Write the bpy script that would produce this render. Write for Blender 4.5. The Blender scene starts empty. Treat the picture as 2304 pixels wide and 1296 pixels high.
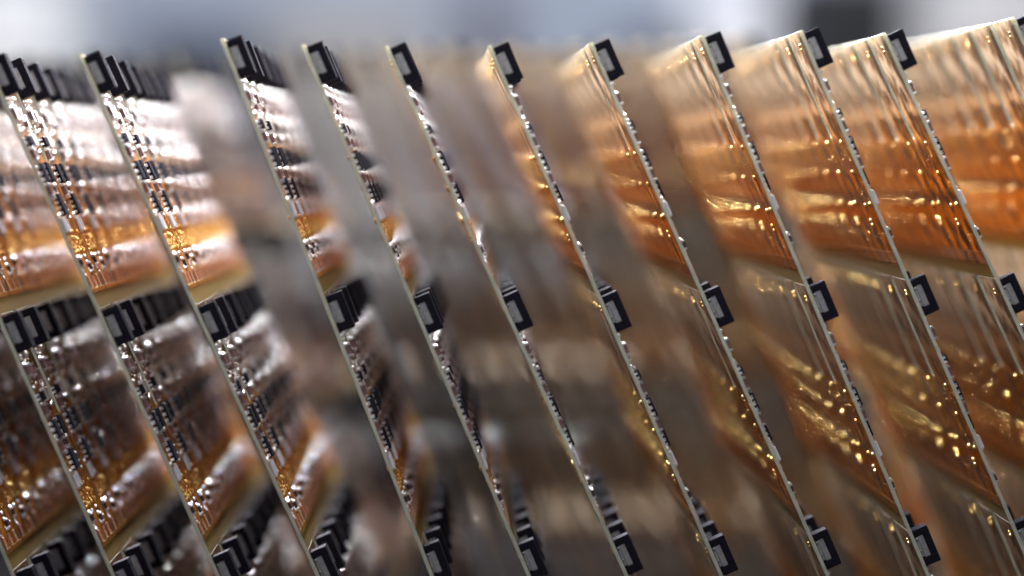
import bpy, bmesh, math, random
from mathutils import Vector, Matrix

random.seed(11)
MM = 0.001
S = bpy.context.scene
COL = S.collection

# ------------------------------------------------------------------ camera
FPX = 4197.0                       # focal length in pixels of the 2304 px wide frame
VPX, VPY = 1035.0, 400.0           # where the depth direction (+Y) lands in the frame
DIST = 0.300                       # camera to the front edges of the boards
cam_d = bpy.data.cameras.new('camera')
cam = bpy.data.objects.new('camera', cam_d)
COL.objects.link(cam)
S.camera = cam
cam_d.sensor_width = 36.0
cam_d.lens = FPX / 2304 * 36.0
cam_d.clip_start = 0.005
cam_d.clip_end = 50.0
# forward direction so that +Y projects to (VPX, VPY), no roll
yaw = math.atan2(1152 - VPX, FPX)
pitch = -math.atan2(648 - VPY, math.hypot(FPX, 1152 - VPX))
fw = Vector((math.sin(yaw) * math.cos(pitch), math.cos(yaw) * math.cos(pitch), math.sin(pitch)))
right = fw.cross(Vector((0, 0, 1))).normalized()
up = right.cross(fw).normalized()
cam.matrix_world = Matrix(((right.x, up.x, -fw.x, 0), (right.y, up.y, -fw.y, 0), (right.z, up.z, -fw.z, 0), (0, 0, 0, 1)))
cam_d.dof.use_dof = True
cam_d.dof.focus_distance = 0.307
cam_d.dof.aperture_fstop = 3.6
cam_d.dof.aperture_blades = 0


def at(px, py, y):
    """Point seen at photo pixel (px, py) on the plane Y = y."""
    d = fw + right * ((px - 1152) / FPX) + up * (-(py - 648) / FPX)
    return d * (y / d.y)


# ------------------------------------------------------------------ world and lamps
w = bpy.data.worlds.new('World')
S.world = w
w.use_nodes = True
bg = w.node_tree.nodes['Background']
bg.inputs['Color'].default_value = (0.80, 0.84, 0.95, 1)
bg.inputs['Strength'].default_value = 0.10


def area(name, loc, aim, sx, sy, watts, color, spread=180):
    d = bpy.data.lights.new(name, 'AREA')
    d.shape = 'RECTANGLE'
    d.size, d.size_y = sx, sy
    d.energy = watts
    d.spread = math.radians(spread)
    d.color = color
    o = bpy.data.objects.new(name, d)
    COL.objects.link(o)
    o.location = loc
    o.rotation_euler = (Vector(aim) - Vector(loc)).to_track_quat('-Z', 'Y').to_euler()
    return o


area('window_light', (0.10, 1.05, 0.315), (0.08, 0.33, 0.28), 1.1, 0.38, 6.0, (0.93, 0.92, 1.0), 95)
area('ceiling_lamp', (-0.36, 1.30, 0.86), (0.0, 0.33, -0.02), 0.15, 0.15, 6.5, (0.99, 0.98, 1.0), 32)
area('front_fill', (0.03, 0.17, 0.15), (0.03, 0.31, -0.01), 0.22, 0.03, 0.40, (1.0, 0.99, 0.96))  # added fill near the camera, brightens front edges more than the rear row
area('ceiling_panel', (0.10, 0.46, 0.44), (0.05, 0.33, 0.0), 0.50, 0.12, 4.6, (1.0, 0.98, 0.96), 75)
area('backdrop_fill', (0.0, 1.45, 1.0), (0.0, 2.1, 0.10), 1.2, 0.3, 24.0, (0.95, 0.97, 1.0))  # unseen fill added to brighten the wall and boxes behind

S.view_settings.view_transform = 'Standard'
S.view_settings.look = 'None'
S.view_settings.exposure = 0.18
S.view_settings.gamma = 1.0
S.render.engine = 'CYCLES'
S.cycles.use_denoising = True
S.cycles.use_adaptive_sampling = False
S.cycles.max_bounces = 14
S.cycles.diffuse_bounces = 6
S.cycles.glossy_bounces = 8
S.cycles.transmission_bounces = 10
S.cycles.sample_clamp_indirect = 12.0
S.cycles.blur_glossy = 0.3


# ------------------------------------------------------------------ materials
def newmat(name):
    m = bpy.data.materials.new(name)
    m.use_nodes = True
    nt = m.node_tree
    return m, nt, nt.nodes['Principled BSDF'], nt.nodes['Material Output']


def noise(nt, scale, detail=3.0, rough=0.6, coord='Object', stretch=None):
    tc = nt.nodes.new('ShaderNodeTexCoord')
    n = nt.nodes.new('ShaderNodeTexNoise')
    n.inputs['Scale'].default_value = scale
    n.inputs['Detail'].default_value = detail
    n.inputs['Roughness'].default_value = rough
    src = tc.outputs[coord]
    if stretch:
        mp = nt.nodes.new('ShaderNodeMapping')
        mp.inputs['Scale'].default_value = stretch
        nt.links.new(src, mp.inputs['Vector'])
        src = mp.outputs['Vector']
    nt.links.new(src, n.inputs['Vector'])
    return n.outputs['Fac']


def ramp(nt, fac, stops):
    r = nt.nodes.new('ShaderNodeValToRGB')
    while len(r.color_ramp.elements) < len(stops):
        r.color_ramp.elements.new(0.5)
    for e, (p, c) in zip(r.color_ramp.elements, stops):
        e.position = p
        e.color = (*c, 1)
    nt.links.new(fac, r.inputs['Fac'])
    return r.outputs['Color']


def simple(name, color, rough, metal=0.0, var=0.25, scale=900.0, bump=0.0, coat=0.0, spec=0.5):
    m, nt, b, out = newmat(name)
    b.inputs['Specular IOR Level'].default_value = spec
    f = noise(nt, scale)
    lo = tuple(c * (1 - var) for c in color)
    hi = tuple(min(1, c * (1 + var)) for c in color)
    nt.links.new(ramp(nt, f, [(0.3, lo), (0.7, hi)]), b.inputs['Base Color'])
    b.inputs['Metallic'].default_value = metal
    rr = nt.nodes.new('ShaderNodeMapRange')
    rr.inputs['To Min'].default_value = max(0.03, rough * 0.7)
    rr.inputs['To Max'].default_value = min(1, rough * 1.35)
    nt.links.new(f, rr.inputs['Value'])
    nt.links.new(rr.outputs['Result'], b.inputs['Roughness'])
    b.inputs['Coat Weight'].default_value = coat
    if bump:
        bp = nt.nodes.new('ShaderNodeBump')
        bp.inputs['Strength'].default_value = bump
        bp.inputs['Distance'].default_value = 0.00005
        nt.links.new(noise(nt, scale * 2.5), bp.inputs['Height'])
        nt.links.new(bp.outputs['Normal'], b.inputs['Normal'])
    return m


def translucent_mix(m, nt, b, out, colsock, color, amount):
    t = nt.nodes.new('ShaderNodeBsdfTranslucent')
    if colsock is not None:
        nt.links.new(colsock, t.inputs['Color'])
    else:
        t.inputs['Color'].default_value = (*color, 1)
    mx = nt.nodes.new('ShaderNodeMixShader')
    if isinstance(amount, float):
        mx.inputs['Fac'].default_value = amount
    else:
        nt.links.new(amount, mx.inputs['Fac'])
    nt.links.new(b.outputs['BSDF'], mx.inputs[1])
    nt.links.new(t.outputs['BSDF'], mx.inputs[2])
    nt.links.new(mx.outputs['Shader'], out.inputs['Surface'])


def mask_material(name, zone, trans, r0, r1, spec):
    """Solder mask over copper pours; the slotted upper tongue has little copper and a paler, greyer laminate,
    the wide lower part carries amber copper pours. Light passes where no copper lies."""
    m, nt, b, out = newmat(name)
    pour = noise(nt, 260.0, 2.5, 0.5, stretch=(1.0, 1.5, 1.0))
    tongue = ramp(nt, pour, [(0.34, zone[0]), (0.66, zone[1])])
    wide = ramp(nt, pour, [(0.36, zone[2]), (0.50, zone[3]), (0.64, zone[4])])
    tc = nt.nodes.new('ShaderNodeTexCoord')
    sx = nt.nodes.new('ShaderNodeSeparateXYZ')
    nt.links.new(tc.outputs['Object'], sx.inputs['Vector'])
    wob = nt.nodes.new('ShaderNodeMath')
    wob.operation = 'MULTIPLY_ADD'
    wob.inputs[1].default_value = 0.004
    nt.links.new(pour, wob.inputs[0])
    nt.links.new(sx.outputs['X'], wob.inputs[2])
    zn = nt.nodes.new('ShaderNodeMapRange')
    zn.inputs['From Min'].default_value = 0.0110
    zn.inputs['From Max'].default_value = 0.0255
    nt.links.new(wob.outputs['Value'], zn.inputs['Value'])

    def mix(a, b_, fac, mode='MIX'):
        n = nt.nodes.new('ShaderNodeMix')
        n.data_type = 'RGBA'
        n.blend_type = mode
        if isinstance(fac, float):
            n.inputs['Factor'].default_value = fac
        else:
            nt.links.new(fac, n.inputs['Factor'])
        for sock, v in (('A', a), ('B', b_)):
            if isinstance(v, tuple):
                n.inputs[sock].default_value = (*v, 1)
            else:
                nt.links.new(v, n.inputs[sock])
        return n.outputs['Result']
    col = mix(tongue, wide, zn.outputs['Result'])
    fine = noise(nt, 2600.0, 4.0, 0.7, stretch=(0.35, 1.0, 1.0))
    col = mix(col, ramp(nt, fine, [(0.3, (0.4, 0.4, 0.4)), (0.65, (1, 1, 1))]), 0.55, 'MULTIPLY')
    nt.links.new(col, b.inputs['Base Color'])
    rr = nt.nodes.new('ShaderNodeMapRange')
    rr.inputs['To Min'].default_value = r0
    rr.inputs['To Max'].default_value = r1
    nt.links.new(fine, rr.inputs['Value'])
    nt.links.new(rr.outputs['Result'], b.inputs['Roughness'])
    b.inputs['Specular IOR Level'].default_value = spec
    bp = nt.nodes.new('ShaderNodeBump')
    bp.inputs['Strength'].default_value = 0.5
    bp.inputs['Distance'].default_value = 0.00004
    nt.links.new(fine, bp.inputs['Height'])
    nt.links.new(bp.outputs['Normal'], b.inputs['Normal'])
    tr = nt.nodes.new('ShaderNodeMapRange')
    tr.inputs['From Min'].default_value = 0.34
    tr.inputs['From Max'].default_value = 0.60
    tr.inputs['To Min'].default_value = trans * 0.12
    tr.inputs['To Max'].default_value = trans
    nt.links.new(pour, tr.inputs['Value'])
    ft = nt.nodes.new('ShaderNodeMix')
    ft.data_type = 'FLOAT'
    ft.inputs['A'].default_value = 0.54
    nt.links.new(zn.outputs['Result'], ft.inputs['Factor'])
    nt.links.new(tr.outputs['Result'], ft.inputs['B'])
    shade = ramp(nt, pour, [(0.36, (0.36, 0.23, 0.12)), (0.58, (1, 1, 1))])
    tcol = mix(mix((0.95, 0.83, 0.70), (0.90, 0.45, 0.09), zn.outputs['Result']), shade, 0.8, 'MULTIPLY')
    tcol = mix(tcol, ramp(nt, fine, [(0.32, (0.45, 0.40, 0.38)), (0.6, (1, 1, 1))]), 0.7, 'MULTIPLY')
    translucent_mix(m, nt, b, out, tcol, None, ft.outputs['Result'])
    return m


def fr4_material(name, c1, c2, trans, tcol):
    m, nt, b, out = newmat(name)
    f = noise(nt, 1500.0, 4.0, 0.7, stretch=(0.25, 1.0, 3.0))
    nt.links.new(ramp(nt, f, [(0.3, c1), (0.7, c2)]), b.inputs['Base Color'])
    b.inputs['Roughness'].default_value = 0.55
    bp = nt.nodes.new('ShaderNodeBump')
    bp.inputs['Strength'].default_value = 0.6
    bp.inputs['Distance'].default_value = 0.00006
    nt.links.new(f, bp.inputs['Height'])
    nt.links.new(bp.outputs['Normal'], b.inputs['Normal'])
    translucent_mix(m, nt, b, out, None, tcol, trans)
    return m


M = {}
M['mask_front'] = mask_material('solder_mask_front', [(0.045, 0.020, 0.010), (0.13, 0.065, 0.030), (0.09, 0.030, 0.005), (0.34, 0.12, 0.016), (0.58, 0.24, 0.03)], 0.42, 0.34, 0.62, 0.15)
M['mask_back'] = mask_material('solder_mask_back', [(0.10, 0.058, 0.032), (0.24, 0.15, 0.085), (0.07, 0.024, 0.005), (0.30, 0.105, 0.014), (0.56, 0.24, 0.035)], 0.80, 0.32, 0.60, 0.28)
M['fr4_edge'] = fr4_material('laminate_edge', (0.28, 0.30, 0.26), (0.70, 0.73, 0.65), 0.32, (0.82, 0.83, 0.64))
M['fr4_bare'] = fr4_material('bare_laminate', (0.11, 0.068, 0.010), (0.18, 0.115, 0.017), 0.2, (0.80, 0.55, 0.10))
M['black'] = simple('black_plastic', (0.010, 0.009, 0.015), 0.8, 0.0, 0.3, 1200, 0.3, spec=0.04)
M['insert'] = simple('grey_metal_insert', (0.33, 0.33, 0.36), 0.42, 0.5, 0.22, 1100, 0.5)
M['tin'] = simple('tin_solder', (0.90, 0.90, 0.94), 0.31, 1.0, 0.08, 1500)
M['cap'] = simple('ceramic_body', (0.13, 0.07, 0.075), 0.28, 0.0, 0.3, 900)
M['dark'] = simple('dark_resistor_body', (0.035, 0.022, 0.028), 0.30, 0.0, 0.3, 900)
M['gold'] = simple('gold_plating', (0.98, 0.60, 0.20), 0.31, 1.0, 0.12, 2000)
M['copper'] = simple('copper_trace', (0.80, 0.30, 0.11), 0.26, 0.75, 0.3, 1500, 0.3, 0.5)
M['bronze'] = simple('amber_trace', (0.78, 0.36, 0.07), 0.24, 0.8, 0.3, 1800, 0.3, 0.5)
M['pink'] = simple('pinkish_copper_strip', (0.60, 0.36, 0.27), 0.34, 0.5, 0.2, 1000)
M['white'] = simple('white_ceramic', (0.52, 0.52, 0.60), 0.3, 0.0, 0.08, 900)


# ------------------------------------------------------------------ mesh helpers (millimetres in, metres out)
def mesh_from_bm(name, bm, mats):
    for v in bm.verts:
        v.co *= MM
    me = bpy.data.meshes.new(name)
    bm.to_mesh(me)
    bm.free()
    for k in mats:
        me.materials.append(M[k])
    return me


def bm_box(bm, u0, u1, v0, v1, w0, w1, mat=0, bevel=0.0, seg=1):
    r = bmesh.ops.create_cube(bm, size=1.0)
    vs = r['verts']
    for v in vs:
        v.co = Vector(((u0 + u1) / 2 + v.co.x * (u1 - u0), (v0 + v1) / 2 + v.co.y * (v1 - v0), (w0 + w1) / 2 + v.co.z * (w1 - w0)))
    fs = set(f for v in vs for f in v.link_faces)
    for f in fs:
        f.material_index = mat
    if bevel > 0:
        es = list(set(e for v in vs for e in v.link_edges))
        rb = bmesh.ops.bevel(bm, geom=es, offset=bevel, segments=seg, affect='EDGES', profile=0.6)
        for f in rb['faces']:
            f.material_index = mat


def bm_blob(bm, u, v, ru, rv, rw, mat=0, sub=2, jitter=0.1, w=0.0):
    r = bmesh.ops.create_icosphere(bm, subdivisions=sub, radius=1.0)
    ph = [random.uniform(0, 6.28) for _ in range(3)]
    for q in r['verts']:
        c = q.co
        k = 1 + jitter * (math.sin(3 * c.x + ph[0]) + math.sin(4 * c.y + ph[1]) + math.sin(3.5 * c.z + ph[2])) / 2
        q.co = Vector((u + c.x * ru * k, v + c.y * rv * k, w + c.z * rw * k))
    for f in set(f for q in r['verts'] for f in q.link_faces):
        f.material_index = mat
        f.smooth = True


# ------------------------------------------------------------------ board dimensions (mm)
PITCH_U, PITCH_V = 43.7, 11.2         # one board in the panel: rows run down, columns run away from the camera
BOARD_U, SLOT_U = 41.2, 18.5
BW = 9.4                             # board width beside the routed slot
TH = 0.62
ROWS, COLS = 3, 7


def board_mesh():
    """Board outline: narrow tongue beside the routed slot, full width below it."""
    bm = bmesh.new()
    g = 0.04
    rad = (PITCH_V - BW) / 2
    pts = [(0, 0), (0, BW)]
    n = 7
    for i in range(n + 1):
        a = math.pi * i / n
        pts.append((SLOT_U - rad + rad * math.sin(a), BW + rad - rad * math.cos(a)))
    # the arc ends on the neighbour's side; finish the full width
    pts[-1] = (SLOT_U - rad, PITCH_V - g)
    pts += [(BOARD_U, PITCH_V - g), (BOARD_U, 0)]
    c = 0.05
    lo = [bm.verts.new((p[0], p[1], -TH + c)) for p in pts]
    hi = [bm.verts.new((p[0], p[1], -c)) for p in pts]
    cx = sum(p[0] for p in pts) / len(pts)

    def inset(p):
        u, v = p
        return (u + (c if u < 0.01 else (-c if u > BOARD_U - 0.01 else 0)), v + (c if v < 0.01 else -c))
    lo2 = [bm.verts.new((*inset(p), -TH)) for p in pts]
    hi2 = [bm.verts.new((*inset(p), 0.0)) for p in pts]
    N = len(pts)

    def quad(a, b, m):
        for i in range(N):
            j = (i + 1) % N
            f = bm.faces.new((a[i], a[j], b[j], b[i]))
            f.material_index = m
    quad(lo, hi, 2)
    quad(hi, hi2, 2)
    quad(lo2, lo, 2)
    f = bm.faces.new(hi2)
    f.material_index = 0
    f = bm.faces.new(list(reversed(lo2)))
    f.material_index = 1
    bmesh.ops.recalc_face_normals(bm, faces=bm.faces[:])
    return mesh_from_bm('circuit_board', bm, ['mask_front', 'mask_back', 'fr4_edge'])


def rail_mesh():
    bm = bmesh.new()
    bm_box(bm, BOARD_U + 0.03, PITCH_U - 0.03, 0, PITCH_V * COLS - 0.04, -TH + 0.01, -0.01, 0, 0.05)
    for f in bm.faces:
        if f.calc_center_median().y < 0.06:
            f.material_index = 1
    return mesh_from_bm('rail', bm, ['fr4_bare', 'fr4_edge'])


# ---- components, each local to its own origin on the board face
HU0, HU1, HV0, HV1, HW = 0.55, 6.85, 0.35, 2.65, 2.75


def housing_mesh():
    """Black plastic housing, its camera-side face open to a recess."""
    bm = bmesh.new()
    b = 0.10
    bm_box(bm, 0.0, 1.15, 0, HV1 - HV0, 0.02, HW, 0, b)                     # upper cheek
    bm_box(bm, 4.95, 6.3, 0, HV1 - HV0, 0.02, HW, 0, b)                     # lower cheek
    bm_box(bm, 1.05, 5.05, 0.02, HV1 - HV0 - 0.02, 1.55, HW - 0.01, 0, b)   # outer wall
    bm_box(bm, 1.0, 5.0, 1.3, HV1 - HV0 - 0.1, 0.05, 1.7, 0, 0)             # inner block
    return mesh_from_bm('connector_housing', bm, ['black'])


def insert_mesh():
    bm = bmesh.new()
    bm_box(bm, 1.2, 4.9, 0.12, 1.4, 0.55, 1.54, 0, 0.08)
    bm_box(bm, 1.5, 4.7, 0.22, 1.4, 0.10, 0.56, 0, 0.06)
    bm_blob(bm, 1.5, 0.1, 0.22, 0.2, 0.22, 0, 2, 0.1, 0.35)
    bm_blob(bm, 3.6, 0.1, 0.16, 0.16, 0.2, 0, 2, 0.1, 0.25)
    return mesh_from_bm('metal_insert', bm, ['insert'])


def two_terminal(name, L, W_, H, body, endk='tin', e=0.42):
    bm = bmesh.new()
    bm_box(bm, -L / 2 + e * 0.9, L / 2 - e * 0.9, -W_ / 2 + 0.02, W_ / 2 - 0.02, 0.03, H - 0.03, 0, 0.05)
    bm_box(bm, -L / 2, -L / 2 + e, -W_ / 2, W_ / 2, 0.0, H, 1, 0.09, 2)
    bm_box(bm, L / 2 - e, L / 2, -W_ / 2, W_ / 2, 0.0, H, 1, 0.09, 2)
    bm_blob(bm, -L / 2 - 0.08, 0, 0.30, W_ * 0.48, H * 0.55, 1)
    bm_blob(bm, L / 2 + 0.08, 0, 0.30, W_ * 0.48, H * 0.55, 1)
    return mesh_from_bm(name, bm, [body, endk])


def chip_mesh(name, L, W_, H, pins):
    bm = bmesh.new()
    bm_box(bm, -L / 2, L / 2, -W_ / 2, W_ / 2, 0.12, H, 0, 0.10)
    step = L / pins
    for s in (-1, 1):
        for i in range(pins):
            u = -L / 2 + step * (i + 0.5)
            hw = step * 0.24
            bm_box(bm, u - hw, u + hw, s * W_ / 2 - 0.02, s * W_ / 2 + s * 0.26, 0.26, 0.46, 1, 0.05)
            bm_box(bm, u - hw, u + hw, s * (W_ / 2 + 0.20), s * (W_ / 2 + 0.36), 0.0, 0.44, 1, 0.05)
            bm_blob(bm, u, s * (W_ / 2 + 0.46), hw * 1.1, 0.22, 0.18, 1, 1)
    bmesh.ops.recalc_face_normals(bm, faces=bm.faces[:])
    return mesh_from_bm(name, bm, ['black', 'tin'])


def can_mesh():
    bm = bmesh.new()
    bm_box(bm, -1.05, 1.05, -1.3, 1.3, 0.08, 0.75, 0, 0.16, 2)
    bm_box(bm, -1.2, 1.2, -1.42, 1.42, 0.0, 0.14, 0, 0.03)
    return mesh_from_bm('crystal_can', bm, ['tin'])


def led_mesh():
    bm = bmesh.new()
    bm_box(bm, -1.15, 1.15, -0.42, 0.42, 0.06, 0.52, 0, 0.06)
    bm_box(bm, -1.32, -1.1, -0.38, 0.38, 0.0, 0.4, 1, 0.04)
    bm_box(bm, 1.1, 1.32, -0.38, 0.38, 0.0, 0.4, 1, 0.04)
    return mesh_from_bm('white_lamp_package', bm, ['white', 'tin'])


def strip_mesh():
    bm = bmesh.new()
    bm_box(bm, -0.95, 0.95, -0.32, 0.32, 0.0, 0.22, 0, 0.05)
    bm_blob(bm, 1.0, 0, 0.26, 0.3, 0.26, 1)
    return mesh_from_bm('contact_strip', bm, ['pink', 'tin'])


def solder_mesh():
    """All the small solder joints of one board."""
    bm = bmesh.new()
    for u, v, r in [(7.4, 1.2, .52), (7.4, 5.2, .52), (8.4, 3.0, .2), (12.9, 1.1, .46), (13.0, 6.9, .5), (12.4, 3.6, .3), (16.6, 6.9, .46),
                    (16.2, 8.4, .3), (22.5, 7.3, .5), (21.6, 8.5, .28), (27.6, 1.0, .42), (27.7, 6.4, .5), (28.2, 8.6, .3),
                    (35.0, 0.8, .44), (35.0, 3.4, .24), (34.9, 6.6, .28), (36.1, 1.9, .24), (37.3, 0.8, .22), (37.6, 5.6, .3)]:
        bm_blob(bm, u, v, r * random.uniform(1.0, 1.2), r * random.uniform(1.0, 1.2), r * random.uniform(.85, 1.05), 0, 3, 0.06)
    for i in range(14):
        k = random.uniform(.12, .24)
        bm_blob(bm, random.uniform(7.6, 28.6), random.uniform(0.4, 8.2), k, k, k * .8, 0, 2)
    for i in range(3):
        k = random.uniform(.16, .26)
        bm_blob(bm, random.uniform(34.4, 38.3), random.uniform(0.4, 9.8), k, k, k * .9, 0, 2)
    return mesh_from_bm('solder_joints', bm, ['tin'])


def traces_mesh():
    """Copper and gold tracks with their vias."""
    bm = bmesh.new()
    for i in range(14):
        v = 0.35 + i * 0.70
        mat = 1 if i % 4 in (0,) else 0
        u0 = 28.3 + random.uniform(-0.6, 1.6)
        u1 = 34.6 + random.uniform(-1.6, 0.6)
        bm_box(bm, u0, u1, v, v + random.uniform(.16, .34), 0.0, 0.07, mat, 0.02)
        if i % 3 == 1:
            bm_box(bm, 8.0 + random.uniform(0, 2), 12 + random.uniform(-2, 2), min(v, 7.2), min(v, 7.2) + 0.22, 0.0, 0.05, 0, 0.015)
    for i in range(9):
        v = 0.5 + i * 0.98
        bm_box(bm, 38.6, 40.2, v, v + 0.2, 0.0, 0.06, 1, 0.02)
    for i in range(60):
        u = random.choice([30.6, 31.7, 32.6, 33.3, 33.9]) + random.uniform(-.25, .25)
        bm_blob(bm, u, random.uniform(0.3, 9.9), .30, .15, .18, 2, 2)
    for i in range(10):
        bm_blob(bm, random.uniform(7.2, 12.5), random.uniform(0.3, 7.5), .18, .10, .10, 2, 1)
    return mesh_from_bm('copper_tracks', bm, ['bronze', 'copper', 'gold'])


def contacts_mesh():
    bm = bmesh.new()
    n = 15
    for i in range(n):
        v = 0.35 + i * (PITCH_V - 0.6) / n
        bm_box(bm, 40.35, 41.1, v, v + 0.34, 0.0, 0.12, 0, 0.04)
    return mesh_from_bm('edge_contacts', bm, ['gold'])


def via_mesh():
    """Gold pads and via domes on the back of one board."""
    bm = bmesh.new()

    def dome(u, v, r, l=1.0):
        bm_blob(bm, u, v, r * l, r, min(r * 1.1, 0.42), 0, 2 if r > 0.1 else 1, 0.05, -TH)
    for u, v in [(2.3, 3.2), (3.0, 3.5)]:
        dome(u, v, .28, 1.2)
    for u, v in [(19.4, 3.6)]:
        dome(u, v, .42, 1.1)
    dome(24.8, 4.6, .42, 1.2)
    for u, v in [(30.4, 1.8), (30.7, 5.6)]:
        dome(u, v, .42, 1.15)
    for u, v in [(33.4, 6.6), (34.3, 6.8)]:
        dome(u, v, .36, 1.2)
    for i in range(40):
        dome(random.choice([9.5, 20.5, 22.0, 26.3, 28.0, 29.0, 35.5, 36.5]) + random.uniform(-.8, .8), random.uniform(.4, 9.0 if i % 2 else 7.4), .07, 1.6)
    n = 15
    for i in range(n):
        v = 0.35 + i * (PITCH_V - 0.6) / n
        bm_box(bm, 38.9, 40.9, v, v + 0.3, -TH - 0.06, -TH, 1, 0.02)
    return mesh_from_bm('back_pads', bm, ['gold', 'bronze'])


ME = dict(board=board_mesh(), rail=rail_mesh(), housing=housing_mesh(), insert=insert_mesh(),
          cap=two_terminal('ceramic_capacitor', 2.3, 1.25, 0.65, 'cap'),
          res=two_terminal('chip_resistor', 1.7, 0.9, 0.5, 'dark', e=0.34),
          chip=chip_mesh('small_chip', 3.3, 2.0, 0.8, 3), bigchip=chip_mesh('large_chip', 3.6, 2.2, 0.85, 4),
          block=chip_mesh('square_chip', 1.5, 2.4, 0.8, 2),
          can=can_mesh(), led=led_mesh(), strip=strip_mesh(), solder=solder_mesh(), traces=traces_mesh(),
          contacts=contacts_mesh(), vias=via_mesh())

# what is soldered to one board: (object name, mesh key, u, v, turned 90 degrees)
LAYOUT = [
    ('ceramic_capacitor', 'cap', 10.0, 1.2, 0), ('ceramic_capacitor', 'cap', 10.2, 4.0, 0), ('ceramic_capacitor', 'cap', 11.4, 6.2, 0),
    ('crystal_can', 'can', 14.6, 5.2, 0), ('square_chip', 'block', 14.7, 1.8, 0),
    ('ceramic_capacitor', 'cap', 17.0, 1.3, 0), ('chip_resistor', 'res', 16.9, 3.2, 0),
    ('small_chip', 'chip', 20.4, 1.9, 0), ('small_chip', 'chip', 20.2, 5.9, 0),
    ('ceramic_capacitor', 'cap', 23.4, 1.3, 0), ('chip_resistor', 'res', 23.0, 3.4, 0), ('chip_resistor', 'res', 23.2, 5.4, 0),
    ('large_chip', 'bigchip', 25.9, 4.0, 0), ('small_chip', 'chip', 26.0, 0.95, 0), ('chip_resistor', 'res', 26.2, 7.6, 0),
    ('white_lamp_package', 'led', 29.5, 0.8, 0), ('white_lamp_package', 'led', 29.2, 2.5, 0),
    ('chip_resistor', 'res', 35.9, 0.9, 0), ('chip_resistor', 'res', 36.8, 6.3, 0),
    ('contact_strip', 'strip', 39.2, 1.6, 0), ('contact_strip', 'strip', 39.2, 5.2, 0), ('contact_strip', 'strip', 39.2, 8.4, 0),
]
LAYOUT = [l for l in LAYOUT if not (l[0] == 'small_chip' and l[3] == 0.95)]


def joined_components():
    """The same parts joined, for boards too far out of focus to pick them apart."""
    bm = bmesh.new()
    names = ['black', 'tin', 'cap', 'dark', 'white', 'pink']
    for nm, key, u, v, r in LAYOUT:
        src = ME[key]
        t = bmesh.new()
        t.from_mesh(src)
        idx = [names.index(next(k for k in M if M[k] == mt)) for mt in src.materials]
        for f in t.faces:
            f.material_index = idx[f.material_index]
        bmesh.ops.translate(t, verts=t.verts[:], vec=Vector((u, v, 0)) * MM)
        tmp = bpy.data.meshes.new('tmp')
        t.to_mesh(tmp)
        t.free()
        bm.from_mesh(tmp)
        bpy.data.meshes.remove(tmp)
    me = bpy.data.meshes.new('small_components')
    bm.to_mesh(me)
    bm.free()
    for k in names:
        me.materials.append(M[k])
    return me


ME['joined'] = joined_components()


def part(name, key, parent, u=0.0, v=0.0, kind=None, rz=0.0):
    o = bpy.data.objects.new(name, ME[key])
    COL.objects.link(o)
    o.parent = parent
    o.location = (u * MM, v * MM, 0)
    if rz:
        o.rotation_euler = (0, 0, rz)
    if kind:
        o['kind'] = kind
    return o


def panel(label, group, top, lean, yaw_deg, fine_cols, rows=ROWS, cols=COLS):
    e = bpy.data.objects.new('circuit_board_panel', None)
    e.empty_display_size = 0.01
    COL.objects.link(e)
    U = Vector((math.sin(lean), 0, -math.cos(lean)))
    V = Vector((0, 1, 0))
    Wn = Vector((math.cos(lean), 0, math.sin(lean)))
    R = Matrix((U, V, Wn)).transposed()
    R = Matrix.Rotation(math.radians(yaw_deg), 3, 'Z') @ R
    e.matrix_world = Matrix.Translation(top) @ R.to_4x4()
    e['label'] = label
    e['category'] = 'circuit board'
    e['group'] = group
    for r in range(rows):
        part('rail', 'rail', e, r * PITCH_U, 0)
        for c in range(cols):
            b = part('circuit_board', 'board', e, r * PITCH_U, c * PITCH_V)
            part('connector_housing', 'housing', b, HU0, HV0)
            part('metal_insert', 'insert', b, HU0, HV0)
            part('solder_joints', 'solder', b, kind='stuff')
            part('copper_tracks', 'traces', b, kind='stuff')
            part('edge_contacts', 'contacts', b, kind='stuff')
            part('back_pads', 'vias', b, kind='stuff')
            if c < fine_cols:
                for nm, key, u, v, rz in LAYOUT:
                    part(nm, key, b, u + random.uniform(-.05, .05), v + random.uniform(-.04, .04), None, random.uniform(-.04, .04))
            else:
                part('small_components', 'joined', b, kind='stuff')
    return e


# ------------------------------------------------------------------ front row: front edges measured in the photograph
FRONT = [  # (x, y) of the front edge's top, then a lower point on it; photo pixels
    ((-465, 150), (25, 1296), 'board panel cut off by the lower left corner, first along the bottom edge'),
    ((-262, 142), (250, 1296), 'second board panel along the bottom edge, its upper half left of the frame'),
    ((-40, 130), (485, 1296), 'third board panel along the bottom edge, top connectors at the left frame side'),
    ((175, 125), (710, 1296), 'leftmost board panel whose pale top corner is inside the frame'),
    ((495, 88), (967, 1296), 'board panel with component side after the widest gap at the top'),
    ((677, 102), (1185, 1296), 'narrow component-side panel, next right of the one after the widest gap'),
    ((865, 106), (1405, 1296), 'board panel seen almost exactly edge-on, only solder and parts in profile'),
    ((1100, 103), (1622, 1296), 'first panel from the left that shows a thin sliver of its amber back'),
    ((1328, 96), (1862, 1296), 'second panel from the left showing its amber back, just right of centre'),
    ((1578, 79), (2088, 1296), 'third panel from the left showing its amber back, wide beige fingers at its top'),
    ((1800, 69), (2188, 972), 'fourth panel from the left showing its amber back, front edge leaving at lower right'),
    ((1988, 75), (2280, 708), 'fifth panel from the left showing its amber back, edge leaving at right mid-height'),
    ((2278, 40), (2600, 765), 'rightmost panel, tallest pale finger tops in the upper right corner'),
]
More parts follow.
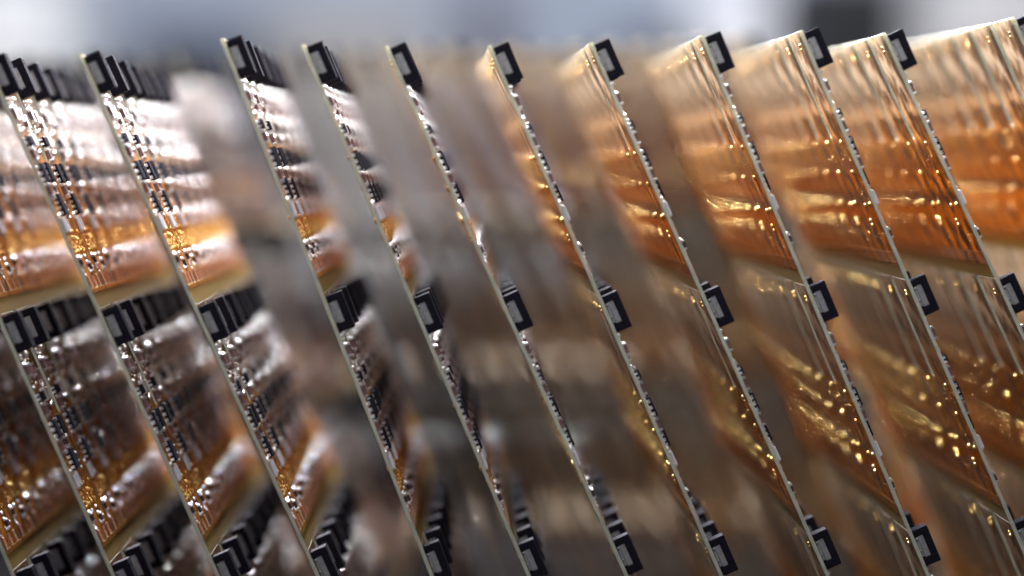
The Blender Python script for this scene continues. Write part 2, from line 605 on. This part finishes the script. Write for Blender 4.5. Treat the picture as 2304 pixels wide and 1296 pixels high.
for i, (a, b, label) in enumerate(FRONT):
    A, B = at(a[0], a[1], DIST), at(b[0], b[1], DIST)
    d = B - A
    lean = math.atan2(d.x, -d.z)
    top = A + Vector((math.cos(lean), 0, math.sin(lean))) * (TH * MM * (1.0 if i < 7 else 0.6))
    panel(label, 'front row of leaning board panels', top, lean, [0, 0, 0, 0.1, -0.2, 0.2, 0, 0.2, 0.5, 0.2, 0, 0.5, 2.0][i],
          4 if i < 7 else 1)

# ------------------------------------------------------------------ rear rows, out of focus
ORD = ['first', 'second', 'third', 'fourth', 'fifth', 'sixth', 'seventh', 'eighth', 'ninth', 'tenth', 'eleventh', 'twelfth', 'thirteenth', 'fourteenth', 'fifteenth', 'sixteenth', 'seventeenth',
       'eighteenth', 'nineteenth', 'twentieth', 'twenty-first', 'twenty-second', 'twenty-third', 'twenty-fourth']


def rear_row(row, ratio, x0, step, n, ytop, cols, group):
    y = DIST * ratio
    for k in range(n):
        x = x0 + step * k + (50 if k >= 7 else 0) + random.uniform(-.07, .07) * step
        A = at(x, ytop - 2 * k + random.uniform(-6, 6), y)
        B = at(x + 0.44 * 870 + random.uniform(-9, 9), ytop + 870, y)
        d = B - A
        lean = math.atan2(d.x, -d.z)
        turn = -2.5 if k < 7 else 3.5
        panel(f'blurred board panel in the {row} row, {ORD[k]} from the left there', group, A, lean,
              turn + random.uniform(-.6, .6), 0, 4, cols)


rear_row('second', 1.42, -40, 72, 24, 134, 4, 'second row of blurred board panels')

# ------------------------------------------------------------------ setting: table below, blurred backdrop behind
def solid(name, lo, hi, mat, bevel=0.0, kind=None, label=None, cat=None):
    bm = bmesh.new()
    bm_box(bm, lo[0] / MM, hi[0] / MM, lo[1] / MM, hi[1] / MM, lo[2] / MM, hi[2] / MM, 0, bevel / MM, 3)
    M['_tmp'] = mat
    me = mesh_from_bm(name, bm, ['_tmp'])
    o = bpy.data.objects.new(name, me)
    COL.objects.link(o)
    if kind:
        o['kind'] = kind
    if label:
        o['label'], o['category'] = label, cat
    return o


solid('table_surface', (-1.6, -1.0, -0.150), (1.6, 2.6, -0.125), simple('dark_tabletop', (0.007, 0.0065, 0.007), 0.95, 0, .2, 30, spec=0.0), kind='structure')
solid('back_wall', (-1.6, 2.60, -0.150), (1.6, 2.65, 0.42), simple('grey_blue_wall', (0.33, 0.37, 0.46), 0.8, 0, .12, 4), kind='structure')


def bgbox(px0, px1, pytop, y, color, name, label, cat, bevel=0.01):
    a, b = at(px0, pytop, y), at(px1, pytop, y)
    solid(name, (a.x, y, -0.125), (b.x, y + 0.18, a.z), simple(name + '_paint', color, 0.55, 0, .1, 20), bevel, label=label, cat=cat)


bgbox(-260, 130, -60, 2.0, (0.86, 0.86, 0.88), 'white_carton', 'blurred white carton behind the boards at the upper left corner', 'box')
bgbox(300, 560, 60, 1.7, (0.055, 0.07, 0.11), 'blue_crate', 'blurred dark blue crate behind the boards, left of centre', 'crate')
bgbox(600, 960, 30, 1.9, (0.33, 0.31, 0.31), 'grey_carton', 'blurred warm grey carton behind the boards near the centre', 'box')
bgbox(1040, 1150, -40, 2.2, (0.10, 0.09, 0.12), 'dark_post', 'blurred dark post standing at the upper centre background', 'post')
bgbox(1400, 1600, 75, 1.6, (0.07, 0.08, 0.10), 'dark_tray', 'blurred low dark tray right of centre behind the boards', 'tray')
bgbox(1560, 1740, -60, 2.4, (0.85, 0.85, 0.92), 'white_sheet', 'blurred white sheet of board at the top between dark post and dark cabinet', 'board')
bgbox(1800, 2050, -80, 1.8, (0.025, 0.025, 0.03), 'dark_cabinet', 'blurred dark cabinet at the upper right background', 'cabinet')
bgbox(2120, 2500, -80, 2.1, (0.70, 0.68, 0.70), 'pale_cabinet', 'blurred pale grey cabinet in the upper right corner', 'cabinet')
